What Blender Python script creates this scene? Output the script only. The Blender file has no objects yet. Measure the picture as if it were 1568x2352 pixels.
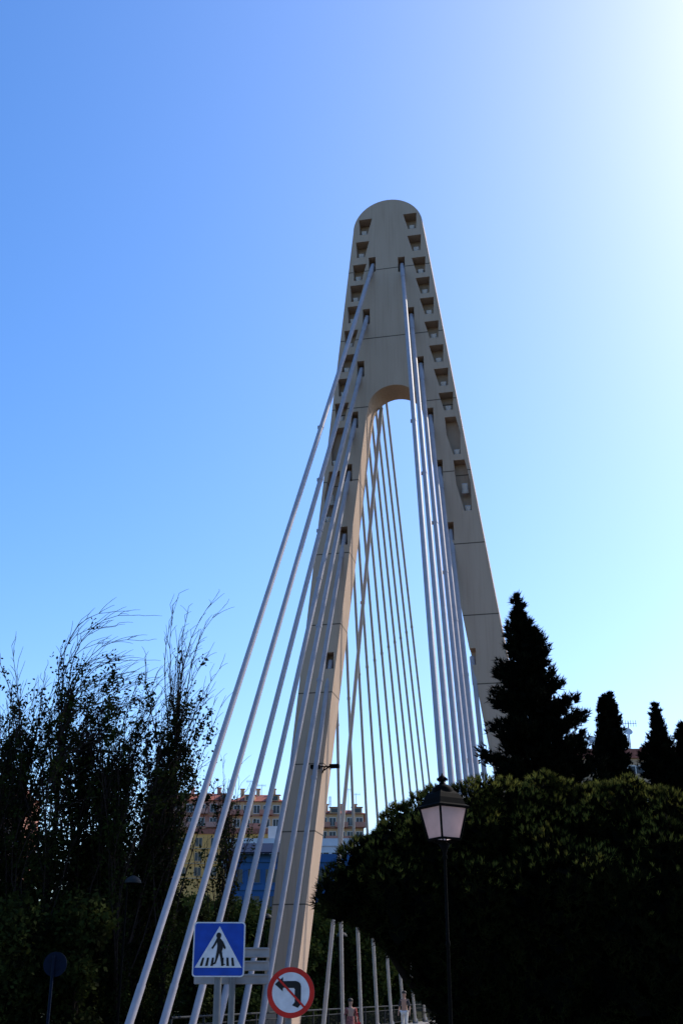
import bpy, bmesh, math, random
import numpy as np
from mathutils import Vector, Matrix
random.seed(7); RNG=np.random.default_rng(7)
scene=bpy.context.scene
COL=scene.collection
scene.view_settings.view_transform='Standard'; scene.view_settings.look='None'; scene.view_settings.exposure=0

# ------------------------------------------------------------------ materials
def new_mat(name):
    m=bpy.data.materials.new(name); m.use_nodes=True
    nt=m.node_tree; b=nt.nodes['Principled BSDF']; return m,nt,b
def mat(name,col,rough=.6,var=.15,scale=6.,metal=0.,bump=0.,spec=.4,stretch=(1,1,1)):
    m,nt,b=new_mat(name)
    b.inputs['Roughness'].default_value=rough; b.inputs['Metallic'].default_value=metal
    b.inputs['Specular IOR Level'].default_value=spec
    tc=nt.nodes.new('ShaderNodeTexCoord'); mp=nt.nodes.new('ShaderNodeMapping')
    mp.inputs['Scale'].default_value=stretch
    n=nt.nodes.new('ShaderNodeTexNoise'); n.inputs['Scale'].default_value=scale; n.inputs['Detail'].default_value=5
    r=nt.nodes.new('ShaderNodeValToRGB')
    r.color_ramp.elements[0].position=.3; r.color_ramp.elements[1].position=.7
    r.color_ramp.elements[0].color=tuple(c*(1-var) for c in col)+(1,)
    r.color_ramp.elements[1].color=tuple(min(1,c*(1+var)) for c in col)+(1,)
    L=nt.links
    L.new(tc.outputs['Object'],mp.inputs['Vector']); L.new(mp.outputs[0],n.inputs['Vector'])
    L.new(n.outputs['Fac'],r.inputs['Fac']); L.new(r.outputs['Color'],b.inputs['Base Color'])
    if bump>0:
        bp=nt.nodes.new('ShaderNodeBump'); bp.inputs['Strength'].default_value=bump; bp.inputs['Distance'].default_value=.02
        L.new(n.outputs['Fac'],bp.inputs['Height']); L.new(bp.outputs[0],b.inputs['Normal'])
    return m
def concrete_mat():
    m,nt,b=new_mat('pylon_painted_concrete'); L=nt.links
    b.inputs['Roughness'].default_value=.8; b.inputs['Specular IOR Level'].default_value=.15
    tc=nt.nodes.new('ShaderNodeTexCoord')
    mp=nt.nodes.new('ShaderNodeMapping'); mp.inputs['Scale'].default_value=(1.2,1.2,.25)
    n=nt.nodes.new('ShaderNodeTexNoise'); n.inputs['Scale'].default_value=1.2; n.inputs['Detail'].default_value=5
    r=nt.nodes.new('ShaderNodeValToRGB'); r.color_ramp.elements[0].position=.3; r.color_ramp.elements[1].position=.68
    r.color_ramp.elements[0].color=(.445,.318,.232,1); r.color_ramp.elements[1].color=(.485,.352,.262,1)
    L.new(tc.outputs['Object'],mp.inputs['Vector']); L.new(mp.outputs[0],n.inputs['Vector']); L.new(n.outputs['Fac'],r.inputs['Fac'])
    sx=nt.nodes.new('ShaderNodeSeparateXYZ'); L.new(tc.outputs['Object'],sx.inputs[0])
    prev=None
    for z in [36.0,31.95,28.1,24.25,20.6,17.2,14.1,11.0,8.2,5.3,2.4]:
        c=nt.nodes.new('ShaderNodeMath'); c.operation='COMPARE'; c.inputs[1].default_value=z; c.inputs[2].default_value=.026
        L.new(sx.outputs['Z'],c.inputs[0])
        if prev:
            a=nt.nodes.new('ShaderNodeMath'); a.operation='MAXIMUM'; L.new(prev,a.inputs[0]); L.new(c.outputs[0],a.inputs[1]); prev=a.outputs[0]
        else: prev=c.outputs[0]
    sc=nt.nodes.new('ShaderNodeMath'); sc.operation='MULTIPLY'; sc.inputs[1].default_value=.85; L.new(prev,sc.inputs[0])
    mx=nt.nodes.new('ShaderNodeMix'); mx.data_type='RGBA'
    L.new(sc.outputs[0],mx.inputs['Factor']); L.new(r.outputs[0],mx.inputs[6]); mx.inputs[7].default_value=(.05,.04,.03,1)
    mp3=nt.nodes.new('ShaderNodeMapping'); mp3.inputs['Scale'].default_value=(9,9,.35)
    n3=nt.nodes.new('ShaderNodeTexNoise'); n3.inputs['Scale'].default_value=1.; n3.inputs['Detail'].default_value=3
    L.new(tc.outputs['Object'],mp3.inputs['Vector']); L.new(mp3.outputs[0],n3.inputs['Vector'])
    r3=nt.nodes.new('ShaderNodeValToRGB'); r3.color_ramp.elements[0].position=.28; r3.color_ramp.elements[0].color=(.90,.885,.87,1); r3.color_ramp.elements[1].position=.5; r3.color_ramp.elements[1].color=(1,1,1,1)
    L.new(n3.outputs['Fac'],r3.inputs['Fac'])
    mm=nt.nodes.new('ShaderNodeMix'); mm.data_type='RGBA'; mm.blend_type='MULTIPLY'; mm.inputs['Factor'].default_value=1
    L.new(mx.outputs[2],mm.inputs[6]); L.new(r3.outputs[0],mm.inputs[7]); L.new(mm.outputs[2],b.inputs['Base Color'])
    n2=nt.nodes.new('ShaderNodeTexNoise'); n2.inputs['Scale'].default_value=9; n2.inputs['Detail'].default_value=6
    L.new(tc.outputs['Object'],n2.inputs['Vector'])
    bp=nt.nodes.new('ShaderNodeBump'); bp.inputs['Strength'].default_value=.12; bp.inputs['Distance'].default_value=.02
    L.new(n2.outputs['Fac'],bp.inputs['Height']); L.new(bp.outputs[0],b.inputs['Normal'])
    return m
def milky_mat():
    m,nt,b=new_mat('milky_lantern_glass'); L=nt.links
    b.inputs['Base Color'].default_value=(.66,.52,.50,1); b.inputs['Roughness'].default_value=.4
    tc=nt.nodes.new('ShaderNodeTexCoord'); n=nt.nodes.new('ShaderNodeTexNoise'); n.inputs['Scale'].default_value=7; n.inputs['Detail'].default_value=4
    r=nt.nodes.new('ShaderNodeValToRGB'); r.color_ramp.elements[0].position=.3; r.color_ramp.elements[0].color=(.66,.51,.49,1); r.color_ramp.elements[1].position=.65; r.color_ramp.elements[1].color=(.84,.67,.65,1)
    L.new(tc.outputs['Object'],n.inputs['Vector']); L.new(n.outputs['Fac'],r.inputs['Fac'])
    t=nt.nodes.new('ShaderNodeBsdfTranslucent'); L.new(r.outputs[0],t.inputs['Color'])
    mx=nt.nodes.new('ShaderNodeMixShader'); mx.inputs[0].default_value=.65
    L.new(b.outputs[0],mx.inputs[1]); L.new(t.outputs[0],mx.inputs[2]); L.new(mx.outputs[0],nt.nodes['Material Output'].inputs['Surface'])
    return m
def leaf_mat(name,a,b_,scale=1.5,trans=.12):
    m,nt,b=new_mat(name); L=nt.links
    b.inputs['Roughness'].default_value=.8; b.inputs['Specular IOR Level'].default_value=.02
    tc=nt.nodes.new('ShaderNodeTexCoord'); n=nt.nodes.new('ShaderNodeTexNoise'); n.inputs['Scale'].default_value=scale; n.inputs['Detail'].default_value=4
    r=nt.nodes.new('ShaderNodeValToRGB'); r.color_ramp.elements[0].position=.35; r.color_ramp.elements[1].position=.68
    r.color_ramp.elements[0].color=a+(1,); r.color_ramp.elements[1].color=b_+(1,)
    L.new(tc.outputs['Object'],n.inputs['Vector']); L.new(n.outputs['Fac'],r.inputs['Fac']); L.new(r.outputs[0],b.inputs['Base Color'])
    t=nt.nodes.new('ShaderNodeBsdfTranslucent'); L.new(r.outputs[0],t.inputs['Color'])
    mx=nt.nodes.new('ShaderNodeMixShader'); mx.inputs[0].default_value=trans
    L.new(b.outputs[0],mx.inputs[1]); L.new(t.outputs[0],mx.inputs[2]); L.new(mx.outputs[0],nt.nodes['Material Output'].inputs['Surface'])
    return m
M_CONC=concrete_mat()
M_CABLE=mat('cable_white_sheath',(.35,.32,.345),.5,.09,3,spec=.2)
M_CABLE2=mat('cable_cream_sheath',(.40,.37,.345),.5,.08,3,spec=.2)
M_SLEEVE=mat('cable_sleeve_paint',(.42,.38,.35),.5,.12,4,spec=.2)
M_WHITE=mat('anchor_cap_paint',(.52,.48,.46),.5,.1,5)
M_BLACK=mat('black_iron_paint',(.003,.003,.003),.7,.2,10,spec=.03)
M_GREY=mat('galvanised_steel',(.12,.125,.135),.5,.12,12,.3,spec=.2)
M_PGREY=mat('sign_back_grey',(.27,.26,.26),.6,.12,8,spec=.1)
M_SBLUE=mat('sign_blue',(.005,.045,.30),.45,.18,9,spec=.2)
M_SWHITE=mat('sign_white',(.55,.55,.58),.5,.12,14,spec=.2)
M_SRED=mat('sign_red',(.46,.015,.010),.45,.15,8,spec=.2)
M_SBLACK=mat('sign_black',(.008,.008,.009),.5,.1,8,spec=.2)
M_DBLUE=mat('sign_back_dark',(.004,.008,.020),.6,.1,8,spec=.05)
M_MILK=milky_mat()
M_ASPH=mat('asphalt',(.05,.05,.052),.9,.25,30,0,.3)
M_GRASS=mat('dry_grass_ground',(.04,.042,.02),.95,.4,.6,0,.3,spec=.05)
M_PAVE=mat('pavement_concrete',(.22,.20,.18),.9,.15,8)
M_BARK=mat('bark',(.010,.008,.007),.95,.3,12,0,.5,spec=.02,stretch=(1,1,.3))
M_TWIG=mat('bare_twig',(.030,.022,.020),.9,.3,10,spec=.02)
M_LEAF=leaf_mat('poplar_leaf',(.004,.005,.003),(.032,.042,.010),1.3,.2)
M_LEAF2=leaf_mat('shrub_leaf',(.008,.014,.005),(.045,.06,.014),.8,.25)
M_PINE=leaf_mat('pine_needle',(.003,.004,.002),(.013,.016,.004),2.2,.08)
M_SUNTIP=leaf_mat('pine_sunlit_tip',(.022,.028,.006),(.25,.24,.05),2.4,.3)  # pine needles again, with sunlight put into a brighter yellow-green
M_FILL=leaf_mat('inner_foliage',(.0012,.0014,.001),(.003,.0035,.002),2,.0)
M_CON=leaf_mat('conifer_needle',(.0018,.0024,.0016),(.0055,.007,.003),2,.0)
M_RAIL=mat('railing_paint',(.02,.021,.023),.6,.1,6,spec=.1)
M_GLASS=mat('window_glass',(.02,.022,.03),.2,.3,.6,0,0,.35)
M_WFRAME=mat('window_frame_white',(.62,.60,.58),.5,.05)
M_TERRA=mat('terracotta_render',(.42,.20,.15),.85,.12,.7,spec=.1)
M_TAN=mat('tan_render',(.52,.34,.20),.85,.12,.7,spec=.1)
M_ROSE=mat('rose_render',(.44,.26,.21),.85,.1,.6,spec=.1)
M_ORANGE=mat('ochre_render',(.68,.36,.12),.85,.1,.7,spec=.1)
M_ROOFT=mat('clay_roof_tile',(.30,.11,.08),.9,.25,3,spec=.1)
M_BEIGE=mat('beige_render',(.46,.31,.20),.85,.12,.6,spec=.1)
M_PWHITE=mat('white_render',(.55,.53,.53),.8,.08,.6,spec=.1)
M_BBLUE=mat('blue_render',(.035,.10,.24),.7,.1,.5,spec=.1)
M_NAVY=mat('navy_panel',(.008,.011,.03),.5,.15,.5,spec=.1)
M_SKIN=mat('skin',(.40,.23,.16),.6,.05)
M_HAIR=mat('hair_dark',(.03,.02,.015),.7,.2,30)
M_DRESS=mat('patterned_dress',(.25,.08,.07),.85,.8,22)
M_BAG=mat('red_bag',(.6,.02,.02),.5,.1)
M_SHIRT=mat('dark_shirt',(.03,.03,.04),.85,.2)
M_TROU=mat('white_trousers',(.6,.58,.55),.85,.06)

# ------------------------------------------------------------------ builders
class MB:
    def __init__(s): s.v=[]; s.f=[]; s.m=[]; s.sm=[]
    def add(s,vs,fs,mi=0,smooth=False):
        o=len(s.v); s.v+= [tuple(v) for v in vs]
        for f in fs: s.f.append([i+o for i in f]); s.m.append(mi); s.sm.append(smooth)
    def box(s,x0,x1,y0,y1,z0,z1,mi=0):
        s.add([(x0,y0,z0),(x1,y0,z0),(x1,y1,z0),(x0,y1,z0),(x0,y0,z1),(x1,y0,z1),(x1,y1,z1),(x0,y1,z1)],
              [(0,3,2,1),(4,5,6,7),(0,1,5,4),(1,2,6,5),(2,3,7,6),(3,0,4,7)],mi)
    def cyl(s,p0,p1,r0,r1=None,n=12,mi=0,caps=True):
        r1=r0 if r1 is None else r1
        p0=Vector(p0);p1=Vector(p1);d=(p1-p0).normalized()
        a=d.orthogonal().normalized();b=d.cross(a)
        vs=[];fs=[]
        for p,r in((p0,r0),(p1,r1)):
            for i in range(n):
                t=2*math.pi*i/n; vs.append(p+a*(r*math.cos(t))+b*(r*math.sin(t)))
        for i in range(n): fs.append((i,(i+1)%n,n+(i+1)%n,n+i))
        s.add(vs,fs,mi,True)
        if caps:
            s.add(vs[:n],[tuple(range(n))[::-1]],mi); s.add(vs[n:],[tuple(range(n))],mi)
    def lathe(s,prof,c=(0,0,0),n=16,mi=0,rot=0,smooth=True):
        vs=[];fs=[]
        for r,z in prof:
            for i in range(n):
                t=2*math.pi*i/n+rot; vs.append((c[0]+r*math.cos(t),c[1]+r*math.sin(t),c[2]+z))
        for j in range(len(prof)-1):
            for i in range(n):
                fs.append((j*n+i,j*n+(i+1)%n,(j+1)*n+(i+1)%n,(j+1)*n+i))
        s.add(vs,fs,mi,smooth)
        s.add(vs[:n],[tuple(range(n))[::-1]],mi); s.add(vs[-n:],[tuple(range(n))],mi)
    def prism(s,poly,y0,y1,mi=0):
        n=len(poly); vs=[(x,y0,z) for x,z in poly]+[(x,y1,z) for x,z in poly]
        fs=[tuple(range(n)),tuple(range(n,2*n))[::-1]]+[(i,n+i,n+(i+1)%n,(i+1)%n) for i in range(n)]
        s.add(vs,fs,mi)
    def path(s,pts,rads,n=5,mi=0):
        pts=[Vector(p) for p in pts]; vs=[];fs=[]
        for k,p in enumerate(pts):
            d=(pts[min(k+1,len(pts)-1)]-pts[max(k-1,0)])
            if d.length<1e-6: d=Vector((0,0,1))
            d.normalize(); a=d.cross(Vector((.31,.95,.05))); 
            if a.length<1e-3: a=d.orthogonal()
            a.normalize(); b=d.cross(a)
            for i in range(n):
                t=2*math.pi*i/n; vs.append(p+(a*math.cos(t)+b*math.sin(t))*rads[k])
        for k in range(len(pts)-1):
            for i in range(n): fs.append((k*n+i,k*n+(i+1)%n,(k+1)*n+(i+1)%n,(k+1)*n+i))
        s.add(vs,fs,mi,True)
def finish(o,parent,loc,rot):
    COL.objects.link(o)
    if parent is not None: o.parent=parent
    else: o.location=loc; o.rotation_euler=(0,0,rot)
    return o
def mk(name,mb,mats,parent=None,loc=(0,0,0),rot=0,fixn=True):
    me=bpy.data.meshes.new(name); me.from_pydata([tuple(v) for v in mb.v],[],mb.f)
    for m in (mats if isinstance(mats,(list,tuple)) else [mats]): me.materials.append(m)
    me.polygons.foreach_set('material_index',mb.m); me.polygons.foreach_set('use_smooth',mb.sm)
    if fixn:
        bm=bmesh.new(); bm.from_mesh(me); bmesh.ops.recalc_face_normals(bm,faces=bm.faces); bm.to_mesh(me); bm.free()
    me.update()
    return finish(bpy.data.objects.new(name,me),parent,loc,rot)
def np_obj(name,V,k,m,parent=None,loc=(0,0,0)):
    V=np.asarray(V,dtype=np.float32).reshape(-1,3); n=len(V)//k
    me=bpy.data.meshes.new(name); me.vertices.add(len(V)); me.vertices.foreach_set('co',V.ravel())
    me.loops.add(n*k); me.loops.foreach_set('vertex_index',np.arange(n*k,dtype=np.int32))
    me.polygons.add(n); me.polygons.foreach_set('loop_start',np.arange(0,n*k,k,dtype=np.int32))
    try: me.polygons.foreach_set('loop_total',np.full(n,k,dtype=np.int32))
    except Exception: pass
    me.materials.append(m); me.update(calc_edges=True); me.validate()
    return finish(bpy.data.objects.new(name,me),parent,loc,0)
def tag(o,label=None,cat=None,group=None,kind=None):
    if label: o['label']=label
    if cat: o['category']=cat
    if group: o['group']=group
    if kind: o['kind']=kind
    return o
def thing(name,label,cat,loc=(0,0,0),rot=0,group=None):
    e=bpy.data.objects.new(name,None); e.empty_display_size=.3; COL.objects.link(e)
    e.location=loc; e.rotation_euler=(0,0,rot); tag(e,label,cat,group); return e
def leaf_quads(C,size,rng,aspect=.6,jit=.35):
    n=len(C); a=rng.normal(size=(n,3)); a/=np.linalg.norm(a,axis=1,keepdims=True)
    b=rng.normal(size=(n,3)); b-=a*(a*b).sum(1,keepdims=True); b/=np.linalg.norm(b,axis=1,keepdims=True)
    s=(size*(1+jit*rng.uniform(-1,1,size=n)))[:,None]; a=a*s*.5; b=b*s*.5*aspect
    return np.stack([C-a,C+b-a*.1,C+a,C-b-a*.1],axis=1)
def tufts(P,D,L,w,k,rng,spread=.55):
    n=len(P); P=np.repeat(P,k,0); D=np.repeat(D,k,0)
    d=D+rng.normal(size=P.shape)*spread; d/=np.linalg.norm(d,axis=1,keepdims=True)
    q=rng.normal(size=P.shape); q-=d*(d*q).sum(1,keepdims=True); q/=np.linalg.norm(q,axis=1,keepdims=True)
    l=(L*rng.uniform(.7,1.3,size=len(P)))[:,None]
    return np.stack([P-q*w,P+q*w,P+d*l],axis=1)

# ------------------------------------------------------------------ bridge frame
A=math.radians(12); OX,OY=2.40,48.0
def W(s,y,z): return Vector((OX+math.cos(A)*s+math.sin(A)*y, OY-math.sin(A)*s+math.cos(A)*y, z))
drift=lambda z:.0115*(38.5-z)
ho=lambda z:1.82+.1175*(38.5-z)
hi=lambda z:1.30+.133*(28-z)
poly=[]
for z in np.linspace(-0.5,38.5,14): poly.append((-ho(z)+drift(z),z))
for i in range(1,24):
    t=math.pi-math.pi*i/24; poly.append((1.82*math.cos(t),38.5+1.82*math.sin(t)))
for z in np.linspace(38.5,-.5,14): poly.append((ho(z)+drift(z),z))
for z in np.linspace(-.5,27.6,10): poly.append((hi(z)+drift(z),z))
for i in range(0,21):
    t=math.pi*i/20; poly.append((1.27*math.cos(t)+drift(28),27.95+1.22*math.sin(t)))
for z in np.linspace(27.6,-.5,10): poly.append((-hi(z)+drift(z),z))
pyl=thing('bridge_pylon','tall beige A-shaped concrete bridge pylon with rounded top','bridge tower',(OX,OY,0),-A)
mb=MB(); mb.prism(poly,0,1.5)
body=mk('tower_frame',mb,[M_CONC],pyl)
cut=MB(); caps=[]
NZ=[38.8,37.4,36.0,34.75,33.5,32.1,30.7,29.35,28.0]
def niche_s(z): return 1.22+.127*(38.8-z)
for sg in(-1,1):
    for z in NZ:
        s=sg*niche_s(z)+drift(z)*.9; e=sg*.05
        cut.prism([(s-e-.35,z+.45),(s+e-.21,z-.52),(s+e+.21,z-.52),(s-e+.35,z+.45)],-.2,.62)
        caps.append((s+e*.6,z-.36))
    for z1,z0 in((27.1,25.1),(24.8,22.2)):
        zm=(z0+z1)/2; s=sg*(niche_s(zm)-.05)+drift(zm)
        e=sg*.12*(z1-z0)/2
        cut.prism([(s-e-.26,z1),(s-.33,zm+.1),(s+e-.17,z0),(s+e+.17,z0),(s+.33,zm+.1),(s-e+.26,z1)],-.2,.55)
        caps.append((s+e,z0+.18))
        if z0<23: caps.append((s+.05*sg,zm))
SL=[(-.85,36.6),(-1.18,33.5),(-1.49,30.5),(-1.81,27.7),(-2.12,24.9),(-2.35,21.7),(-2.99,15.7)]
SR=[(.66,36.4),(1.06,33.3),(1.46,30.4),(1.84,27.5),(2.18,24.7),(2.57,21.5),(3.29,15.5)]
for row in(SL,SR):
    for s,z in row:
        hh=.45 if z>20 else .3
        cut.box(s-.18,s+.18,-.2,.6,z-hh-.25,z+.2)
cutter=mk('cutter_tmp',cut,[M_CONC],pyl)
bo=body.modifiers.new('b','BOOLEAN'); bo.object=cutter; bo.operation='DIFFERENCE'; bo.solver='EXACT'
bpy.context.view_layer.update()
dg=bpy.context.evaluated_depsgraph_get(); nm=bpy.data.meshes.new_from_object(body.evaluated_get(dg))
body.modifiers.clear(); body.data=nm; bpy.data.objects.remove(cutter)
if not nm.materials: nm.materials.append(M_CONC)
for s,z in caps:
    c=MB(); d=Vector((0,-.5,.86))
    p=Vector((s,.24,z-.22)); c.cyl(p,p+d*.36,.14,n=14); c.cyl(p-d*.08,p+d*.05,.17,n=14)
    mk('anchor_cap',c,[M_WHITE],pyl)
for sx in(-3.2,3.35):
    c=MB()
    c.cyl((sx,-.05,10.7),(sx+.3,-.35,10.78),.03,n=8)
    c.box(sx+.32,sx+.72,-.5,-.2,10.72,10.86); c.box(sx-.5,sx-.1,-.5,-.2,10.72,10.86)
    c.cyl((sx-.4,-.35,10.79),(sx+.5,-.35,10.79),.03,n=8); c.cyl((sx+.1,-.35,10.79),(sx-.1,.05,10.6),.03,n=8)
    mk('floodlight',c,[M_BLACK],pyl)
for sg in(-1,1):
    c=MB(); x=sg*5.75+.44; c.box(x-1.3,x+1.3,-.5,2.0,-.2,.35)
    mk('plinth',c,[M_PAVE],pyl)

def dz(y): return .08+.006*max(0,y+18)
# ------------------------------------------------------------------ cables
def cable(top,foot,r,front,label,grp,M=None):
    ft=Vector(foot); tp=Vector(top)
    root=thing('stay_cable',label,'cable',W(*ft),-A,grp)
    v=tp-ft; L=v.length; d=v/L
    sag=.0014 if front else .0022
    M=M or (M_CABLE if front else M_CABLE2)
    def at(t):
        q=v*t; q.z-=sag*L*4*t*(1-t); return q
    c=MB(); N=14
    c.path([at(i/N) for i in range(N+1)],[r]*(N+1),12); mk('cable_sheath',c,[M],root)
    c=MB()
    if front: c.path([at(0),at(2.2/L)],[r*1.12]*2,12)
    else:
        e=min(.45,6.0/L); c.path([at(0),at(e*.5),at(e)],[r*1.25]*3,12); b=at(e); c.cyl(b-d*.03,b+d*.14,r*1.4,n=12)
    mk('lower_sleeve',c,[M if front else M_SLEEVE],root)
    if front:
        c=MB(); c.path([at(1-1.3/L),v],[r*1.15]*2,12)
        mk('upper_sleeve',c,[M],root)
        c=MB(); a=at(.66); c.cyl(a-d*.06,a+d*.06,r*1.12,n=12)
        c.box(a.x-r*1.5,a.x-r*.9,a.y-.04,a.y+.04,a.z-.07,a.z+.07); mk('joint_collar',c,[M],root)
    else:
        c=MB(); a=at(.62); c.cyl(a-d*.06,a+d*.06,r*1.25,n=10); mk('joint_collar',c,[M],root)
    c=MB(); c.lathe([(r*2.6,-.1),(r*2.6,.12),(r*1.6,.3)],(0,0,0),14); mk('anchor_block',c,[M_GREY],root)
for row,sg in((SL,-1.04),(SR,1)):
    for i,(s,z) in enumerate(row):
        t=2.2+2.6*(6-i)
        cable((s,.25,z-.12),(sg*4.3,-t,dz(-t)),.102,True,'thick white stay cable running down from the pylon face','stay cables of the bridge front')
ALLN=NZ+[25.3,22.6]
for sg in(-1,1):
    for k,z in enumerate(ALLN):
        tau=4.5*(12-k)
        cable((sg*niche_s(z)+drift(z),1.35,z-.7),(sg*4.3,tau,dz(tau)),.070,False,'slender pale stay cable running to the far deck','stay cables of the bridge rear')
cable((-.74,1.45,28.75),(-4.3,4.7,dz(4.7)),.088,True,'pale stay cable hung from the arch of the pylon','stay cables of the bridge front',M_CABLE2)

# ------------------------------------------------------------------ deck and railings
deck=MB(); ys=np.linspace(-20,66,44)
vs=[];fs=[]
prof=[(-4.9,0),(4.9,0),(4.6,-.45),(-4.6,-.45)]
for y in ys:
    for s,z in prof: vs.append((s,y,dz(y)+z))
for j in range(len(ys)-1):
    for i in range(4): fs.append((j*4+i,j*4+(i+1)%4,(j+1)*4+(i+1)%4,(j+1)*4+i))
fs+=[(0,1,2,3),tuple(len(vs)-4+i for i in(3,2,1,0))]
deck.add(vs,fs); dk=mk('bridge_deck',deck,[M_PAVE],None,(OX,OY,0),-A); tag(dk,'flat concrete deck of the cable-stayed footbridge','bridge deck')
for sg in(-1,1):
    root=thing('railing','grey steel railing with vertical bars along the deck','railing',(OX,OY,0),-A,'railings of the bridge deck')
    x=sg*4.78
    h=MB(); lo=MB(); bars=MB(); yy=np.arange(-13,65,3.)
    h.path([(x,y,dz(y)+1.08) for y in yy],[.035]*len(yy),8); lo.path([(x,y,dz(y)+.16) for y in yy],[.02]*len(yy),6); lo.path([(x,y,dz(y)+.86) for y in yy],[.02]*len(yy),6)
    mk('handrail',h,[M_RAIL],root); mk('side_rail',lo,[M_RAIL],root)
    for y in np.arange(-13,65,.2): bars.cyl((x,y,dz(y)+.16),(x,y,dz(y)+.86),.008,n=4,caps=False)
    mk('railing_bars',bars,[M_RAIL],root)
    for y in yy:
        p=MB(); p.box(x-.03,x+.03,y-.04,y+.04,dz(y),dz(y)+1.05); mk('railing_post',p,[M_RAIL],root)

# ------------------------------------------------------------------ ground / hill / road
def gh(x,y):
    t=max(0,y-95); h=.115*min(t,170)+.02*max(0,t-170)
    k=math.sin(x*.021)*1.2+math.sin(y*.03+x*.013)*1.0
    return h+(k*min(1,t/40) if t>0 else 0)
xs=sorted(set([-3000,-1500,-800,-500]+list(range(-300,301,20))+[500,800,1500,3000])); yl=[-3000,-800,-200,-50,0,40,80,95]+list(range(105,300,12))+[330,400,600,1200,3000]
vs=[(x,y,gh(x,y)) for y in yl for x in xs]; nx=len(xs)
fs=[(j*nx+i,j*nx+i+1,(j+1)*nx+i+1,(j+1)*nx+i) for j in range(len(yl)-1) for i in range(nx-1)]
g=MB(); g.add(vs,fs); tag(mk('ground',g,[M_GRASS],fixn=False),kind='structure')
r=MB(); r.add([(-60,-6,.004),(60,-6,.004),(60,7,.004),(-60,7,.004)],[(0,1,2,3)]); tag(mk('road',r,[M_ASPH],fixn=False),kind='structure')
r=MB(); r.box(-60,60,7.0,24,-.1,.12); tag(mk('pavement',r,[M_PAVE]),kind='structure')

# ------------------------------------------------------------------ street lantern
LX,LY=1.09,12.4
lamp=thing('street_lamp','black iron street lantern with milky glass panes on slim post','street lamp',(LX,LY,.12))
q=math.pi/4
def ring(r,z,rot): return [(r*math.cos(rot+q+i*math.pi/2),r*math.sin(rot+q+i*math.pi/2),z) for i in range(4)]
o=-.12; RT=.255; RBm=.170; zt=3.52+o; zb=3.19+o; rot=math.radians(33)
c=MB(); c.lathe([(.085,0),(.085,.1),(.06,.14),(.05,.5),(.036,.55),(.022,.9),(.017,2.0),(.024,2.02),(.024,2.05),(.016,2.07),(.015,2.9)],n=14); mk('post',c,[M_BLACK],lamp)
c=MB(); c.lathe([(.015,2.86),(.03,2.88),(.018,2.92),(.035,2.97),(.06,3.02),(.035,3.04)],n=14)
for i in range(4):
    a=ring(RBm,zb,rot)[i]; c.cyl((0,0,zb-.06),a,.008,n=6)
mk('lantern_bracket',c,[M_BLACK],lamp)
c=MB(); T=ring(RT,zt,rot); B=ring(RBm,zb,rot)
for i in range(4):
    c.cyl(B[i],T[i],.012,n=6); c.cyl(T[i],T[(i+1)%4],.013,n=6); c.cyl(B[i],B[(i+1)%4],.013,n=6)
fr=mk('lantern_frame',c,[M_BLACK],lamp)
T2=ring(RT*.97,zt,rot);B2=ring(RBm*.97,zb,rot)
for i in range(4):
    c=MB(); c.add([B2[i],B2[(i+1)%4],T2[(i+1)%4],T2[i]],[(0,1,2,3)]); mk('glass_pane',c,[M_MILK],lamp)
c=MB()
c.lathe([(RT+.02,zt-.012),(RT+.03,zt+.01),(RT*.93,zt+.03),(RT*.84,zt+.09),(RT*.70,zt+.14),(RT*.42,zt+.19),(.06,zt+.20)],n=4,rot=rot+q,smooth=False)
c.lathe([(.115,zt+.16),(.115,zt+.20),(.075,zt+.235),(.03,zt+.25)],n=14)
mk('lantern_cap',c,[M_BLACK],lamp)
c=MB(); c.lathe([(.02,zt+.24),(.035,zt+.255),(.02,zt+.27),(.045,zt+.295),(.05,zt+.31),(.03,zt+.33),(.012,zt+.345),(.004,zt+.37)],n=12)
for i in range(8):
    t=i*math.pi/4; c.lathe([(.002,-.02),(.012,0),(.002,.022)],(.05*math.cos(t),.05*math.sin(t),zt+.30),6)
mk('finial',c,[M_BLACK],lamp)

# ------------------------------------------------------------------ signs
def rrect(x0,x1,z0,z1,r,n=6):
    out=[]
    for cx,cz,a0 in((x1-r,z1-r,0),(x0+r,z1-r,90),(x0+r,z0+r,180),(x1-r,z0+r,270)):
        for i in range(n+1):
            a=math.radians(a0+90*i/n); out.append((cx+r*math.cos(a),cz+r*math.sin(a)))
    return out
def flat(mb_,pts,y,mi): mb_.add([(x,y,z) for x,z in pts],[tuple(range(len(pts)))],mi)
def circ(r,n=48,cx=0,cz=0): return [(cx+r*math.cos(2*math.pi*i/n),cz+r*math.sin(2*math.pi*i/n)) for i in range(n)]
sg1=thing('pedestrian_crossing_sign','square blue pedestrian crossing sign with white triangle on post','road sign',(-1.262,12.5,.12),math.radians(2))
c=MB(); c.cyl((0,.04,0),(0,.04,2.2),.038,n=14); mk('post',c,[M_GREY],sg1)
ZC=1.985; H=.266
def P(u,v): return (u*H,ZC+v*H)
c=MB(); c.prism(rrect(-H,H,ZC-H,ZC+H,.035),-.012,.012,0); mk('sign_plate',c,[M_PGREY],sg1)
c=MB()
flat(c,rrect(-H+.002,H-.002,ZC-H+.002,ZC+H-.002,.033),-.0150,0)
flat(c,rrect(-H+.014,H-.014,ZC-H+.014,ZC+H-.014,.026),-.0180,1)
flat(c,[P(0,.84),P(-.90,-.66),P(.90,-.66)],-.0210,0)
for i in range(7):
    x=-.66+i*.205
    if i==3: continue
    flat(c,[P(x-.05,-.60),P(x+.05,-.60),P(x+.12-.02*i,-.30),P(x+.04-.02*i,-.30)],-.0240,2)
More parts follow.
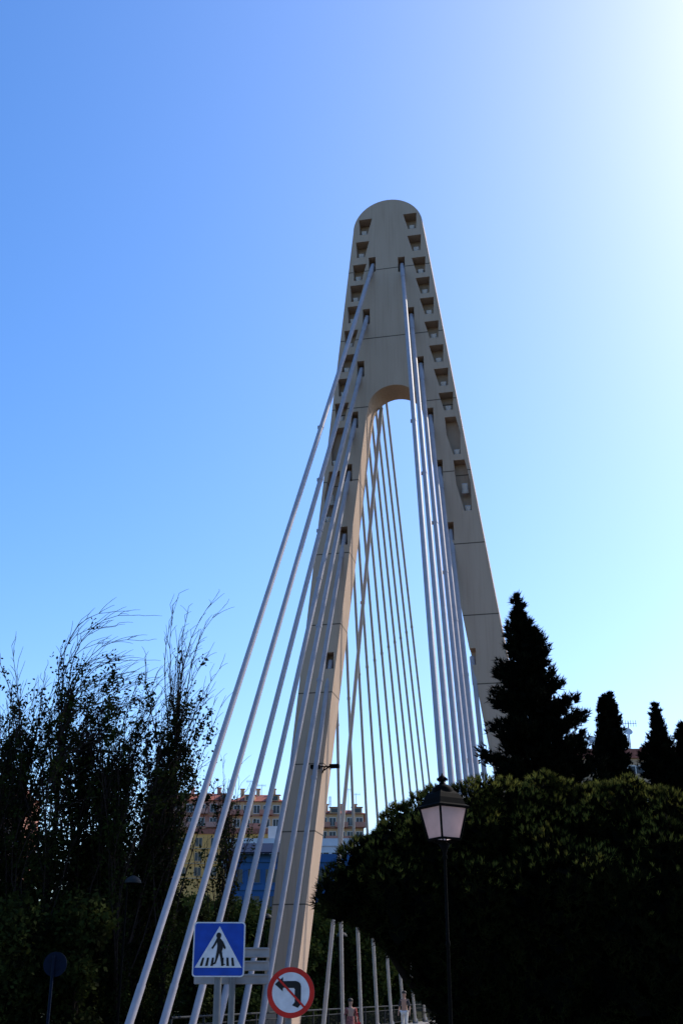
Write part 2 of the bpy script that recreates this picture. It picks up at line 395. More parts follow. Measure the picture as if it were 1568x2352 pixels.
hd=[(P(-.02,.50)[0]+.026*math.cos(t*math.pi/8),P(0,.50)[1]+.030*math.sin(t*math.pi/8)) for t in range(16)]
flat(c,hd,-.0240,2)
flat(c,[P(-.10,.40),P(.02,.42),P(.14,.30),P(.16,.05),P(.12,-.08),P(-.08,-.08),P(-.06,.12)],-.0243,2)
flat(c,[P(.08,.34),P(.16,.28),P(.27,.06),P(.24,.00),P(.18,.04)],-.0246,2)
flat(c,[P(-.10,.38),P(-.02,.36),P(-.14,.14),P(-.24,.00),P(-.29,.05),P(-.20,.18)],-.0249,2)
flat(c,[P(-.08,-.06),P(.05,-.06),P(-.02,-.30),P(-.10,-.52),P(-.22,-.56),P(-.20,-.50),P(-.14,-.46)],-.0252,2)
flat(c,[P(.0,-.04),P(.12,-.06),P(.16,-.28),P(.18,-.50),P(.28,-.55),P(.12,-.58),P(.07,-.30)],-.0255,2)
mk('sign_face',c,[M_SWHITE,M_SBLUE,M_SBLACK],sg1,fixn=False)
s2=thing('direction_sign','stack of three grey direction sign panels seen from behind','road sign',(-1.18,13.3,.12),math.radians(1))
c=MB(); c.cyl((0,-.05,0),(0,-.05,2.12),.035,n=12); mk('post',c,[M_GREY],s2)
for z in(1.985,1.85,1.715):
    c=MB(); c.prism(rrect(-.42,.39,z-.052,z+.052,.015,3),-.006,.006); c.box(-.40,.375,-.022,-.0065,z+.034,z+.046); c.box(-.40,.375,-.022,-.0065,z-.046,z-.034)
    mk('sign_panel',c,[M_PGREY],s2)
s3=thing('turn_prohibition_sign','round red-rimmed sign with struck-out black turn arrow','road sign',(-.535,13.0,.12),math.radians(1))
c=MB(); c.cyl((-.02,.04,0),(-.02,.04,1.7),.034,n=14); mk('post',c,[M_GREY],s3)
Z3=1.58; R3=.25
c=MB(); c.prism([(x,z+Z3) for x,z in circ(R3)],-.012,.012); mk('sign_plate',c,[M_PGREY],s3)
c=MB()
flat(c,[(x,z+Z3) for x,z in circ(R3-.001)],-.0150,1)
flat(c,[(x,z+Z3) for x,z in circ(R3*.79)],-.0180,0)
k=R3
def Q(u,v): return (u*k,Z3+v*k)
c_arrow=[(-.68,.32),(-.34,.60),(-.33,.44),(.20,.45),(.33,.41),(.40,.34),(.43,.24),(.43,-.46),(.30,-.60),(.06,-.50),(.17,-.38),(.17,.12),(.13,.17),(-.33,.18),(-.34,.04)]
flat(c,[Q(u,v) for u,v in c_arrow],-.0210,2)
flat(c,[Q(-.595,.535),Q(-.535,.595),Q(.595,-.535),Q(.535,-.595)],-.0240,1)
mk('sign_face',c,[M_SWHITE,M_SRED,M_SBLACK],s3,fixn=False)
s4=thing('round_road_sign','dark back of a round road sign on thin post','road sign',(-6.58,28,.0))
c=MB(); c.cyl((-.03,-.05,0),(-.03,-.05,2.6),.035,n=12); mk('post',c,[M_DBLUE],s4)
c=MB(); c.prism([(x,z+2.41) for x,z in circ(.27)],0,.02); c.box(-.15,.1,-.025,-.0,2.3,2.34); c.box(-.15,.1,-.025,-.0,2.5,2.54); mk('sign_plate',c,[M_DBLUE],s4)
def dome_lamp(loc,h,R,label):
    root=thing('park_lamp',label,'street lamp',loc,0,'dome headed lamps beside the bridge')
    c=MB(); c.cyl((0,0,0),(0,0,h-.3),.04,.03,n=10); c.cyl((0,0,0),(0,0,.5),.07,n=10)
    c.path([(0,0,h-.32),(.0,0,h-.1),(.08,0,h+.0),(.2,0,h+.02)],[.03,.028,.025,.02],8); mk('post',c,[M_BLACK],root)
    c=MB(); c.lathe([(R,0),(R,.02),(R*.93,.08),(R*.7,.16),(R*.35,.21),(.03,.23)],(.2-R*.1,0,h-.08),18); mk('lamp_head',c,[M_RAIL],root)
    c=MB(); c.lathe([(.02,-.07),(R*.6,-.045),(R*.8,.0)],(.2-R*.1,0,h-.083),18); mk('diffuser',c,[M_BLACK],root)
dome_lamp((-6.85,38,0),5.2,.27,'dark post lamp with dome head before the trees')
dome_lamp((-3.9,60,0),5.55,.27,'dark post lamp with dome head near the pylon leg')
dome_lamp((-.15,61,0),4.75,.27,'dark post lamp with dome head beside the deck')

# ------------------------------------------------------------------ trees
def poplar(loc,h,spread,leaf_top,nl,tall=0,seed=0,label='',twigs=46,leafsize=.125,fill=.5,bare=8,lowfill=.4):
    rng=np.random.default_rng(seed); rnd=random.Random(seed)
    root=thing('poplar_tree',label,'tree',loc,0,'poplar trees beside the bridge')
    tr=MB(); tw=MB(); anchors=[]
    pts=[];rr=[]
    for i in range(9):
        t=i/8; pts.append(Vector((math.sin(t*5+seed)*.12,math.cos(t*4+seed)*.1,h*.66*t))); rr.append(.13*(1-t)**.8+.02)
    tr.path(pts,rr,8)
    def trunk(t):
        f=t*8; i=min(7,int(f)); return pts[i].lerp(pts[i+1],f-i)
    for b in range(twigs):
        top=b<=bare
        t=rnd.uniform(.1,1.0) if not top else rnd.uniform(.8,1.)
        p=trunk(t).copy(); ang=rnd.uniform(0,2*math.pi)
        L=(h-p.z)*(rnd.uniform(.7,1.1) if top else rnd.uniform(.4,.75)); N=12 if top else 8
        L=max(L,1.0)
        o=spread*(.16 if top else rnd.uniform(.35,.9))
        d=Vector((math.cos(ang)*o,math.sin(ang)*o,1.0)).normalized(); q=[p];rb=[.035*(1-.5*t)+.011]
        cur=Vector((rnd.gauss(0,.018),rnd.gauss(0,.018),0))
        for i in range(1,N+1):
            s=i/N
            d=d+Vector((rnd.gauss(0,.05),rnd.gauss(0,.05),.16*(1-s)))+cur
            if tall>0 and s>.5: d=d+Vector((tall*.75*(s-.4),0,-tall*.55*(s-.5)))
            d.normalize(); q.append(q[-1]+d*(L/N)); rb.append(rb[0]*(1-s)*.8+.008)
        tw.path(q,rb,4)
        for i in range(1,N+1):
            anchors.append(q[i]); s=i/N
            dd=(q[i]-q[i-1]).normalized()
            for _ in range(2 if not top or i%2 else 1):
                l=rnd.uniform(.3,1.0); e=(dd*1.0+Vector((rnd.gauss(0,.33),rnd.gauss(0,.33),rnd.uniform(0,.3)))).normalized()
                mid=q[i]+e*l*.5+Vector((rnd.gauss(0,.04),0,.02)); en=q[i]+e*l+Vector((rnd.gauss(.03+tall*.1,.10),rnd.gauss(0,.08),rnd.uniform(-.10,.08)))
                tw.path([q[i],q[i].lerp(mid,.55)+Vector((0,0,.02)),mid,mid.lerp(en,.6)+Vector((.01,0,.02)),en],[.011,.010,.009,.008,.005],3); anchors.append(mid)
                if not top: anchors.append(en)
    mk('trunk',tr,[M_BARK],root,fixn=False); mk('twigs',tw,[M_TWIG],root,fixn=False)
    An=np.array([tuple(a) for a in anchors]); zz=An[:,2]
    w=np.clip((leaf_top-zz)/(leaf_top*.42),0,1)**.9+.05*(zz<leaf_top+1.6)
    w=w*(.25+.75*(zz>leaf_top*.4))
    per=22; ncl=nl//per
    idx=rng.choice(len(An),size=ncl,p=w/w.sum()); cc=np.repeat(An[idx],per,0); rad=np.repeat(rng.uniform(.06,.19,ncl),per)[:,None]
    C=cc+rng.normal(size=cc.shape)*rad*np.array([1,1,1.35])
    nb=int(nl*lowfill); ang=rng.uniform(0,6.28,nb); rad=spread*1.0*np.sqrt(rng.uniform(0,1,nb)); z=rng.uniform(.3,leaf_top*fill,nb)
    C2=np.stack([np.cos(ang)*rad,np.sin(ang)*rad,z],1)
    np_obj('crown',leaf_quads(np.concatenate([C,C2]),leafsize,rng,.75),4,M_LEAF,root)
    return root
LB='slender dark poplar with sparse leaves and bare upper twigs'
LT='tall poplar with long bare twigs arching over its crown'
pl=[(-13.7,41,11.6,.8,11.4,0,1,3),(-12.8,42.6,12.4,.6,12.2,0,2,3),(-11.75,42,14.3,.5,14.2,0,3,3),(-10.35,41.5,16.0,.7,14.3,1.0,4,10),(-9.75,43,14.0,.6,13.7,.6,5,5),
    (-8.8,43,12.2,.55,11.4,.1,6,5),(-7.75,42,12.9,.55,12.0,.25,7,6),(-6.95,43,12.2,.45,11.4,.2,17,5),(-6.25,42.5,16.0,.42,12.6,.2,8,8)]
for x,y,h,sp,lt,tl,sd,ba in pl:
    poplar((x,y,0),h,sp,lt,6400,tl,sd,LB if tl<.5 else LT,42,bare=ba)
poplar((-5.2,54,0),12.2,.42,11.9,2400,.1,21,'narrow leafy poplar beside the pylon leg',24,bare=3,lowfill=.2)
def lobes_points(lobes,dens,rng,shell=True,shrink=1.0):
    P=[];N=[]; LA=np.array(lobes)
    for i,(x,y,z,r) in enumerate(lobes):
        n=int(dens*12.6*r*r); d=rng.normal(size=(n,3)); d/=np.linalg.norm(d,axis=1,keepdims=True)
        bump=1+.10*np.sin(d[:,0]*7+i)*np.sin(d[:,2]*6+i*2)+.05*np.sin(d[:,1]*15+d[:,2]*13)
        rr=(r*shrink*bump)[:,None]*(rng.uniform(.9,1.04,size=(n,1)) if shell else rng.uniform(0,1,size=(n,1))**.4)
        p=np.array([x,y,z])+d*rr; keep=np.ones(n,bool)
        if shell:
            for j in range(len(lobes)):
                if j!=i: keep&=np.linalg.norm(p-LA[j,:3],axis=1)>LA[j,3]*.88
        P.append(p[keep]);N.append(d[keep])
    return np.concatenate(P),np.concatenate(N)
def pine(loc,lobes,seed,label):
    rng=np.random.default_rng(seed)
    root=thing('pine_tree',label,'tree',loc,0,'dense clipped pines behind the lantern')
    big=[(x-loc[0],y-loc[1],z,r) for x,y,z,r in lobes]; lob=list(big)
    for (x,y,z,r) in big:
        for _ in range(int(16*r+4)):
            d=rng.normal(size=3); d[2]=abs(d[2])*.8-.15; d/=np.linalg.norm(d); s=rng.uniform(.14,.33)
            c_=np.array([x,y,z])+d*(r*rng.uniform(.88,1.02)-.05); lob.append((c_[0],c_[1],c_[2],s))
    P,N=lobes_points(lob,150,rng); D=N*.75+np.array([0,0,.55])
    np_obj('crown',tufts(P,D,.12,.008,8,rng,.5),3,M_PINE,root)
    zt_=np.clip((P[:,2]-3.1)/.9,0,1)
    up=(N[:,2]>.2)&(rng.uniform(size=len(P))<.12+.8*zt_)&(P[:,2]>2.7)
    np_obj('sunlit_tips',tufts(P[up]+np.array([0,0,.04]),D[up]+np.array([0,0,.4]),.085,.008,8,rng,.5),3,M_SUNTIP,root)  # extra bright tufts on high, up-facing needles, sunlight painted by colour
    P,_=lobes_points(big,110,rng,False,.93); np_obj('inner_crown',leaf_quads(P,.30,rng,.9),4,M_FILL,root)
    t=MB(); top=max(big,key=lambda q:q[3])
    t.path([(0,0,-.1),(.05,0,.7),(.02,.05,1.5),(top[0]*.5,0,2.2)],[.17,.14,.12,.09],9)
    for l in big: t.path([(0,.02,1.2),((l[0])*.5,l[1]*.5,1.2+(l[2]-1.2)*.4),(l[0],l[1],l[2])],[.08,.06,.03],6)
    mk('trunk',t,[M_BARK],root,fixn=False)
pine((1.7,18.6,.0),[(.20,18,3.10,.42),(.62,18.2,3.42,.55),(1.25,18.3,3.72,.66),(.95,18.0,2.9,.68),(1.7,18.4,2.9,.95),(1.9,18.5,3.88,.66),(1.45,18.3,4.22,.26),(2.15,18.4,4.32,.30),(2.0,18.2,2.1,.9),(2.3,18.6,1.3,.85)],31,'dense dark pine with low spreading crown behind the lantern')
pine((3.6,18.8,.0),[(2.60,18.7,3.92,.66),(3.20,18.7,4.02,.62),(3.85,18.9,3.95,.66),(2.72,18.6,4.42,.28),(3.35,18.7,4.52,.30),(3.95,18.8,4.46,.30),(3.3,18.4,2.8,1.2),(2.9,18.3,1.7,1.1),(4.1,18.4,2.0,1.3),(3.3,18.3,.9,1.0)],32,'dense dark pine with sunlit needle tips on top')
pine((5.4,18.8,.0),[(4.45,18.7,3.95,.64),(4.55,18.6,4.44,.30),(5.0,18.5,3.62,.74),(5.1,18.4,4.22,.28),(5.75,18.5,3.5,.8),(5.7,18.4,4.1,.3),(6.5,18.5,3.3,.9),(4.8,18.4,2.7,1.1),(5.6,18.3,2.2,1.3),(6.6,18.3,2.2,1.3),(5.0,18.3,1.0,1.2),(6.3,18.3,.9,1.2)],33,'dense dark pine with sunlit needle tips on top')
def conifer(loc,h,prof,seed,label,name='cypress_tree',dens=1.,lump=.25,z0=.8,L=.22,jit=.10,grp=None,lean=0.,zl=7.):
    rng=np.random.default_rng(seed); root=thing(name,label,'tree',loc,0,grp)
    ax=lambda z: lean*np.clip((z-zl)/(h-zl),0,1)
    t=MB(); t.path([(0,0,0),(0,0,h*.5),(float(ax(h*.97)),0,h*.97)],[.02*h,.013*h,.01],8); mk('trunk',t,[M_BARK],root,fixn=False)
    zs=[p[0] for p in prof]; rs=[p[1] for p in prof]
    P=[];D=[]
    nb=int(h*34*dens)
    for i in range(nb):
        z=z0+(h*.985-z0)*(i/nb)**.92; R=np.interp(z,zs,rs); a=rng.uniform(0,6.283)
        Lb=R*(1+lump*rng.normal()); Lb=max(.04,min(Lb,R*1.4)); n=max(6,int(60*Lb*dens))
        s=rng.uniform(.1,1,n)**.7; rise=.30
        px=np.cos(a)*Lb*s; py=np.sin(a)*Lb*s; pz=z+rise*Lb*s**2-.1*Lb
        p=np.stack([px+ax(z),py,pz],1)+rng.normal(size=(n,3))*np.array([jit,jit,.07])*(.3+.7*min(1,R))
        P.append(p); D.append(np.tile(np.array([np.cos(a)*.7,np.sin(a)*.7,.8]),(n,1)))
    P=np.concatenate(P);D=np.concatenate(D)
    np_obj('crown',tufts(P,D,L,.020,6,rng,.45),3,M_CON,root)
    n=int(2600*dens); z=rng.uniform(z0,h*.95,n); R=np.interp(z,zs,rs)*.7; a=rng.uniform(0,6.283,n); r=np.sqrt(rng.uniform(0,1,n))*R
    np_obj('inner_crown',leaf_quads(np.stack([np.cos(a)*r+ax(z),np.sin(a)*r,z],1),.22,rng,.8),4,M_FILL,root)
conifer((4.90,28,0),11.5,[(0,1.8),(5,1.4),(6.4,1.14),(7.4,.98),(8.0,.88),(8.6,.76),(9.2,.60),(9.8,.42),(10.2,.32),(10.6,.22),(11.0,.10),(11.6,.02)],47,'tall dark fir-like conifer with ragged stepped outline','conifer_tree',1.2,.36,.8,.17,.07,None,-.34)
conifer((8.10,34,0),10.4,[(0,.6),(7,.60),(8.1,.50),(8.9,.40),(9.5,.32),(9.95,.22),(10.25,.12),(10.5,.04)],42,'smooth dark columnar cypress tree','cypress_tree',1.6,.06,.8,.12,.05,'dark cypresses before the houses')
conifer((9.55,34,0),10.1,[(0,.85),(7,.62),(8.1,.44),(8.8,.32),(9.1,.16),(9.5,.14),(10.1,.01)],43,'dark pointed cypress with ragged outline','cypress_tree',1.3,.30,.8,.14,.05,'dark cypresses before the houses')
conifer((10.3,34,0),9.5,[(0,.9),(7,.55),(8,.36),(8.6,.26),(9.0,.14),(9.6,.01)],44,'dark pointed cypress with ragged outline','cypress_tree',1.2,.28,.8,.14,.05,'dark cypresses before the houses')
def broad(loc,h,R,seed,label,m=M_LEAF2,size=.28,dens=34,grp='leafy trees beyond the bridge',name='broadleaf_tree'):
    rng=np.random.default_rng(seed); rnd=random.Random(seed)
    root=thing(name,label,'tree',loc,0,grp)
    lob=[]
    for i in range(9):
        a=rnd.uniform(0,6.28); q=rnd.uniform(.2,.65)*R; lob.append((math.cos(a)*q,math.sin(a)*q,rnd.uniform(.3,.8)*h,R*rnd.uniform(.35,.6)))
    lob.append((0,0,h-R*.5,R*.5)); lob.append((0,0,R*.5,R*.6))
    P,_=lobes_points(lob,dens,rng,True); P2,_=lobes_points(lob,dens*.5,rng,False,.85)
    np_obj('crown',leaf_quads(np.concatenate([P+rng.normal(size=P.shape)*.12,P2]),size,rng,.7),4,m,root)
    t=MB(); t.path([(0,0,-.3),(0,.05,h*.3),(.1,0,h*.7)],[.2,.15,.05],8)
    for l in lob: t.path([(0,0,h*.25),(l[0]*.6,l[1]*.6,l[2]*.8),(l[0],l[1],l[2])],[.08,.05,.02],5)
    mk('trunk',t,[M_BARK],root,fixn=False)
i=0
for x,y,h,R in [(-13,74,8.0,3),(-9.5,78,7.8,2.8),(-6.6,80,7.9,2.6),(-4.2,76,7.0,2.3),(-1.6,82,7.8,2.6),(1.2,84,7.2,2.6),(3.6,90,7.6,2.8),(8.5,96,8,3),(-17,80,9.5,3.4),(14,100,9,3.2),(6.2,112,9,3.3),(-2,100,8.5,3.2),(-7.5,104,8.5,3.2),(-13,110,9,3.5),(11,120,9,3.4),(1,116,9,3.4)]:
    i+=1; broad((x,y,gh(x,y)),h,R,60+i,'leafy dark green tree on the far bank')
i=0
for x,y,h,R in [(-14.5,44,7.4,2),(-12,46,7.6,2),(-9.7,47,7.6,2),(-8.0,46.5,7.0,1.6),(-16,40,6.8,2),(-6.9,47,5.8,1.2),(-6.3,52,5.3,1.1),(-10.5,38.8,4.8,1.7),(-8.6,39.6,5.0,1.4),(-13,38.5,5.0,1.7)]:
    i+=1; broad((x,y,0),h,R,90+i,'dense dark shrub under the poplars',M_LEAF,.2,60,'dark shrubs under the poplars','shrub')
i=0
for x,y,h,R in [(-4.6,58,2.2,1.2),(-2.6,66,2.2,1.3)]:
    i+=1; broad((x,y,0),h,R,120+i,'low sunlit shrub beside the deck',M_LEAF2,.16,60,'low shrubs beside the deck','shrub')

# ------------------------------------------------------------------ buildings
def building(name,label,loc,w,d,z1,wallm,floors,fh,nwin,roofm,opts):
    root=thing(name,label,'building',loc,math.radians(opts.get('rot',0)))
    zb=-3
    c=MB(); c.box(0,w,0,d,zb,z1); mk('wall',c,[wallm],root)
    if opts.get('pitched'):
        c=MB(); hh=opts['pitched']; c.add([(-.6,-.6,z1),(w+.6,-.6,z1),(w+.6,d+.6,z1),(-.6,d+.6,z1),(2.5,d/2,z1+hh),(w-2.5,d/2,z1+hh)],[(0,1,5,4),(1,2,5),(2,3,4,5),(3,0,4),(3,2,1,0)])
        rf=mk('roof',c,[roofm],root)
        for k in range(opts.get('dormers',0)):
            x=(k+.7)*w/opts['dormers']; c=MB(); c.box(x-1.1,x+1.1,-.1,2.5,z1+.1,z1+1.35,0); c.add([(x-1.3,-.35,z1+1.353),(x+1.3,-.35,z1+1.353),(x+1.3,4.2,z1+1.9),(x-1.3,4.2,z1+1.9),(x-1.3,-.35,z1+1.48),(x+1.3,-.35,z1+1.48),(x+1.3,4.2,z1+2.03),(x-1.3,4.2,z1+2.03)],[(0,3,2,1),(4,5,6,7),(0,1,5,4),(1,2,6,5),(2,3,7,6),(3,0,4,7)],1); c.box(x-.75,x+.75,-.16,-.102,z1+.3,z1+1.15,2)
            mk('dormer',c,[wallm,roofm,M_GLASS],root)
        for k in range(3):
            x=w*(.15+.33*k); c=MB(); c.box(x-.4,x+.4,d*.4,d*.4+.8,z1+hh*.4,z1+hh+1.0); c.box(x-.55,x+.55,d*.4-.15,d*.4+.95,z1+hh+1.0,z1+hh+1.15); mk('chimney',c,[wallm],root)
    else:
        c=MB(); c.box(-.25,w+.25,-.25,d+.25,z1,z1+.35); c.box(-.1,w+.1,-.1,.15,z1+.35,z1+1.0); c.box(w*.3,w*.55,d*.3,d*.6,z1+.35,z1+3.0 if not opts.get('low') else z1+1.2); mk('roof',c,[roofm],root)
    n=0
    for f_ in range(floors):
        zt_=z1-.7-f_*fh
        if opts.get('slab'):
            c=MB(); c.box(-.15,w+.15,-.18,-.003,zt_-fh+.55,zt_-fh+.75); mk('cornice',c,[opts['slab']],root)
        for k in range(nwin):
            if n>=95: break
            x=(k+.5)*w/nwin; ww=opts.get('ww',.65); n+=1
            c=MB(); c.box(x-ww,x+ww,-.05,-.004,zt_-1.75,zt_-.15,0)
            c.box(x-ww-.1,x-ww,-.10,-.002,zt_-1.85,zt_-.05,1); c.box(x+ww,x+ww+.1,-.10,-.002,zt_-1.85,zt_-.05,1); c.box(x-ww,x+ww,-.10,-.002,zt_-.15,zt_-.05,1); c.box(x-ww,x+ww,-.14,-.002,zt_-1.87,zt_-1.75,1); c.box(x-.04,x+.04,-.09,-.051,zt_-1.75,zt_-.15,1)
            mk('window',c,[M_GLASS,opts.get('frame',M_WFRAME)],root)
            if opts.get('balc') and (k+f_)%opts['balc']==0:
                c=MB(); c.box(x-1.4,x+1.4,-1.3,-.2,zt_-2.25,zt_-2.08,0); c.box(x-1.4,x+1.4,-1.35,-1.25,zt_-2.08,zt_-1.15,0); c.box(x-1.45,x-1.37,-1.25,-.2,zt_-2.08,zt_-1.15,0); c.box(x+1.37,x+1.45,-1.25,-.2,zt_-2.08,zt_-1.15,0)
                mk('balcony',c,[opts['balcm']],root)
    return root
def B(name,label,x,y,w,d,top,*a): 
    z=gh(x+w/2,y+d/2)-1; return building(name,label,(x,y,z),w,d,top-z,*a)
B('apartment_block','terracotta apartment block with tiled roof and dormers',-42,252,18,14,42.2,M_TERRA,5,2.9,7,M_ROOFT,{'pitched':2.6,'dormers':4,'balc':2,'balcm':M_ROSE,'slab':M_TAN})
B('apartment_block','tan apartment block with tiled roof and rows of windows',-23.6,250,10.6,14,41.6,M_TAN,5,2.9,5,M_ROOFT,{'pitched':2.6,'dormers':2,'balc':3,'balcm':M_TERRA,'slab':M_TERRA})
B('apartment_block','ochre apartment block stepping down the hillside',-34,240,19,9,33.5,M_ORANGE,3,2.9,6,M_ROOFT,{'slab':M_TAN,'frame':M_TAN,'low':1})
B('apartment_block','rose apartment block with tiled roof and balconies',-12.6,254,7.5,13,42.4,M_ROSE,5,2.9,4,M_ROOFT,{'pitched':2.2,'dormers':1,'balc':2,'balcm':M_ROSE,'slab':M_TAN})
B('apartment_block','tan apartment block with low tiled roof and white windows',-4.8,250,9.6,13,39.0,M_TAN,5,2.9,5,M_ROOFT,{'pitched':1.8,'dormers':2,'balc':2,'balcm':M_TERRA,'slab':M_TERRA})
B('apartment_block','terracotta apartment block behind the poplars',-84,255,14,14,44,M_TERRA,5,2.9,6,M_ROOFT,{'pitched':2.2,'dormers':4,'balc':2,'balcm':M_ROSE,'slab':M_TAN})
B('white_building','white low building with long balconies',-15.5,158,18,9,21.0,M_PWHITE,3,3.0,9,M_PWHITE,{'ww':.8,'balc':2,'balcm':M_PWHITE,'slab':M_PWHITE})
B('blue_building','blue building with dark glazing and white ledge',-14.2,148,17.5,8,17.8,M_BBLUE,3,3.2,8,M_BBLUE,{'ww':.75,'slab':M_BBLUE,'frame':M_BBLUE,'low':1})
rt=thing('roof_canopy','dark navy sloping canopy over the blue building','canopy',(-14.0,147,18.9))
c=MB(); c.add([(0,-.3,.0),(6.5,-.3,.0),(6.5,4,1.6),(.6,4,1.6),(0,-.3,-.2),(6.5,-.3,-.2),(6.5,4,1.4),(.6,4,1.4)],[(0,1,2,3),(7,6,5,4),(0,4,5,1),(1,5,6,2),(2,6,7,3),(3,7,4,0)])
mk('canopy_sheet',c,[M_NAVY],rt)
for x in(.4,3.2,6.1):
    for y,z in((.5,.1),(3.2,1.1)):
        c=MB(); c.cyl((x,y,-1.1),(x,y,z-.05),.07,n=8); mk('canopy_post',c,[M_GREY],rt)
B('apartment_block','beige apartment block with tiled parapet and antennas',24.6,120,7.6,10,25.3,M_BEIGE,5,2.9,3,M_ROOFT,{'ww':.8,'slab':M_BEIGE,'balc':2,'balcm':M_BEIGE,'low':1})
B('apartment_block','beige apartment block with tiled ledge and balconies',32.2,122,14,10,25.9,M_BEIGE,5,2.9,5,M_ROOFT,{'ww':.8,'balc':2,'balcm':M_ORANGE,'slab':M_ORANGE,'low':1})
def antenna(loc,h,kind,label):
    root=thing('roof_antenna',label,'antenna',loc,0,'antennas on the roofs'); c=MB(); c.cyl((0,0,0),(0,0,h),.05,n=6); mk('mast',c,[M_GREY],root)
    c=MB()
    if kind=='yagi':
        c.cyl((-.9,0,h-.2),(.9,0,h-.2),.03,n=5)
        for k in range(7): c.cyl((-.85+k*.28,-.0,h-.2-.35),(-.85+k*.28,.0,h-.2+.35),.025,n=5)
    elif kind=='mast':
        for k in range(6): c.cyl((-.25,0,h*.4+k*h*.1),(.25,0,h*.4+k*h*.1),.02,n=5)
        c.cyl((.22,0,h*.3),(.22,0,h*.95),.05,n=6); c.cyl((-.22,0,h*.3),(-.22,0,h*.95),.05,n=6)
    else:
        c.lathe([(.05,0),(.35,.06),(.5,.16),(.46,.16),(.3,.09)],(0,0,0),14)
    o_=mk('receiver',c,[M_WFRAME if kind=='dish' else M_GREY],root)
    if kind=='dish':
        o_.rotation_euler=(math.radians(60),0,0); o_.location=(0,-.05,h)
for x,y,z,h,kd in [(30.4,124,25.5,7.2,'mast'),(31.4,123,25.5,4.4,'yagi'),(26.8,121,25.5,1.9,'dish'),(31.0,122,25.5,3.0,'dish'),(34.5,125,26.2,2.4,'yagi'),(35.5,125,26.2,1.9,'yagi'),
                 (-20,252,43,3.5,'yagi'),(-17.5,252,43,2.6,'yagi'),(1.5,252,39.5,5.2,'yagi'),(3.2,252,39.5,4.2,'yagi'),(-2.5,252,40,3.2,'mast'),(-32,255,44,2.4,'yagi')]:
    antenna((x,y,z),h,kd,{'mast':'tall grey mast antenna on a roof','yagi':'thin comb television antenna on a roof','dish':'white satellite dish on a roof'}[kd])

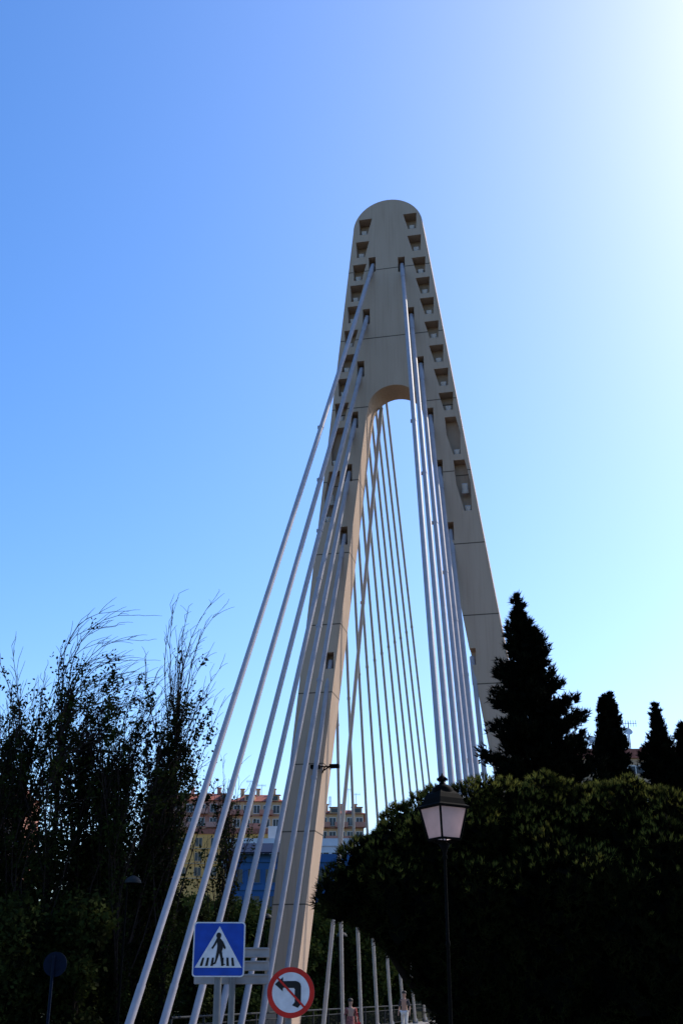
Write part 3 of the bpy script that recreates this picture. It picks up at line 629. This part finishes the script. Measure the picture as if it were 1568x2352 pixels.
# ------------------------------------------------------------------ people
def person(loc,rot,h,label,female):
    root=thing('person',label,'person',loc,rot); k=h/1.75
    J={'pel':(0,0,.95,.13),'wai':(0,0,1.10,.115),'che':(0,0,1.32,.135),'nk':(0,0,1.47,.055),'hd0':(0,-.01,1.56,.075),'hd':(0,-.02,1.65,.10),'hd2':(0,-.01,1.71,.075)}
    E=[('pel','wai'),('wai','che'),('che','nk'),('nk','hd0'),('hd0','hd'),('hd','hd2')]
    for n,s in(('l',-1),('r',1)):
        J.update({'sh'+n:(s*.17,0,1.40,.06),'el'+n:(s*.24,.03,1.12,.042),'wr'+n:(s*.25,-.08,.90,.03),'hn'+n:(s*.25,-.11,.82,.036),'fi'+n:(s*.25,-.12,.75,.018),
                  'hp'+n:(s*.09,0,.90,.095),'kn'+n:(s*.10,-.06*s-.02,.50,.065),'an'+n:(s*.10,.05*s+.02,.10,.042),'ft'+n:(s*.11,.05*s-.12,.04,.035)})
        E+=[('che','sh'+n),('sh'+n,'el'+n),('el'+n,'wr'+n),('wr'+n,'hn'+n),('hn'+n,'fi'+n),('pel','hp'+n),('hp'+n,'kn'+n),('kn'+n,'an'+n),('an'+n,'ft'+n)]
    def skin(name,keys,edges,grow,m):
        ks=list(keys); me=bpy.data.meshes.new(name); me.from_pydata([tuple(c*k for c in J[q][:3]) for q in ks],[(ks.index(a),ks.index(b)) for a,b in edges],[])
        ob=bpy.data.objects.new(name,me); COL.objects.link(ob); md=ob.modifiers.new('s','SKIN'); ob.modifiers.new('ss','SUBSURF').levels=2
        for q,sv in zip(ks,me.skin_vertices[0].data):
            r=J[q][3]*k*grow; sv.radius=(r,r*.8); sv.use_root=(q==ks[0])
        bpy.context.view_layer.update(); dg=bpy.context.evaluated_depsgraph_get(); nm=bpy.data.meshes.new_from_object(ob.evaluated_get(dg)); ob.modifiers.clear(); ob.data=nm
        nm.materials.clear(); nm.materials.append(m)
        for p_ in nm.polygons: p_.use_smooth=True
        ob.parent=root; return ob
    skin('body',J.keys(),E,1.0,M_SKIN)
    top=['che','wai','nk','shl','shr','ell','elr']; J2=J['nk']; J['nk']=(0,0,1.44,.05)
    te=[('che','wai'),('che','nk'),('che','shl'),('che','shr')]+[('shl','ell'),('shr','elr')]
    skin('top_garment',top,te,1.16,M_DRESS if female else M_SHIRT); J['nk']=J2
    if female:
        c=MB(); c.lathe([(.15*k,1.12*k),(.17*k,.95*k),(.23*k,.70*k),(.27*k,.52*k)][::-1],n=18); mk('skirt',c,[M_DRESS],root)
        c=MB(); c.box(.24*k,.36*k,-.22*k,.10*k,.62*k,.90*k); c.path([(.30*k,-.15*k,.9*k),(.22*k,-.05*k,1.42*k),(.30*k,.05*k,.9*k)],[.012]*3,6); mk('bag',c,[M_BAG],root)
    else: skin('trousers',['pel','hpl','hpr','knl','knr','anl','anr'],[('pel','hpl'),('pel','hpr'),('hpl','knl'),('hpr','knr'),('knl','anl'),('knr','anr')],1.2,M_TROU)
    c=MB(); c.lathe([(.088,-.06 if female else .0),(.108,.02),(.10,.07),(.07,.105),(.01,.12)],(0,.015,1.66),14); c.v=[tuple(q*k for q in v) for v in c.v]; mk('hair',c,[M_HAIR],root)
    for s in(-1,1):
        c=MB(); c.lathe([(.004,-.008),(.011,0),(.004,.008)],(s*.035*k,-.105*k,1.665*k),8,0); mk('eye',c,[M_SBLACK],root)
    c=MB(); c.lathe([(.016,-.02),(.012,0),(.004,.025)],(0,-.112*k,1.635*k),8); mk('nose',c,[M_SKIN],root)
person((.32,44,dz(-4)),math.radians(15),1.56,'woman in patterned red dress with red shoulder bag','f')
person((2.9,57,dz(9)),math.radians(-20),1.84,'standing man in dark shirt and white trousers','')

# ------------------------------------------------------------------ light, sky, camera
EL=math.radians(42); AZ=math.radians(53)
w=bpy.data.worlds.new('World'); scene.world=w; w.use_nodes=True; nt=w.node_tree
sky=nt.nodes.new('ShaderNodeTexSky'); sky.sky_type='NISHITA'; sky.sun_disc=False; sky.sun_elevation=EL; sky.sun_rotation=AZ
sky.air_density=1.0; sky.dust_density=1.15; sky.ozone_density=2.4
hs=nt.nodes.new('ShaderNodeHueSaturation'); hs.inputs['Hue'].default_value=.507; hs.inputs['Saturation'].default_value=1.34; hs.inputs['Value'].default_value=1.72
bg=nt.nodes['Background']; bg.inputs['Strength'].default_value=.15
nt.links.new(sky.outputs[0],hs.inputs['Color']); nt.links.new(hs.outputs[0],bg.inputs['Color'])
sd=bpy.data.lights.new('sun','SUN'); sd.energy=4.2; sd.angle=math.radians(.5); sd.color=(1,.92,.80)
so=bpy.data.objects.new('sun',sd); COL.objects.link(so)
dirv=Vector((math.sin(AZ)*math.cos(EL),math.cos(AZ)*math.cos(EL),math.sin(EL))); so.rotation_euler=dirv.to_track_quat('Z','Y').to_euler(); so.location=(30,30,50)
cam=bpy.data.cameras.new('camera'); co=bpy.data.objects.new('camera',cam); COL.objects.link(co); scene.camera=co
co.location=(0,0,1.6); co.rotation_euler=(math.radians(90)+math.atan(.434),0,0)
cam.sensor_fit='VERTICAL'; cam.sensor_height=36; cam.sensor_width=24; cam.lens=36*2597/2352; cam.clip_end=6000; cam.clip_start=.1
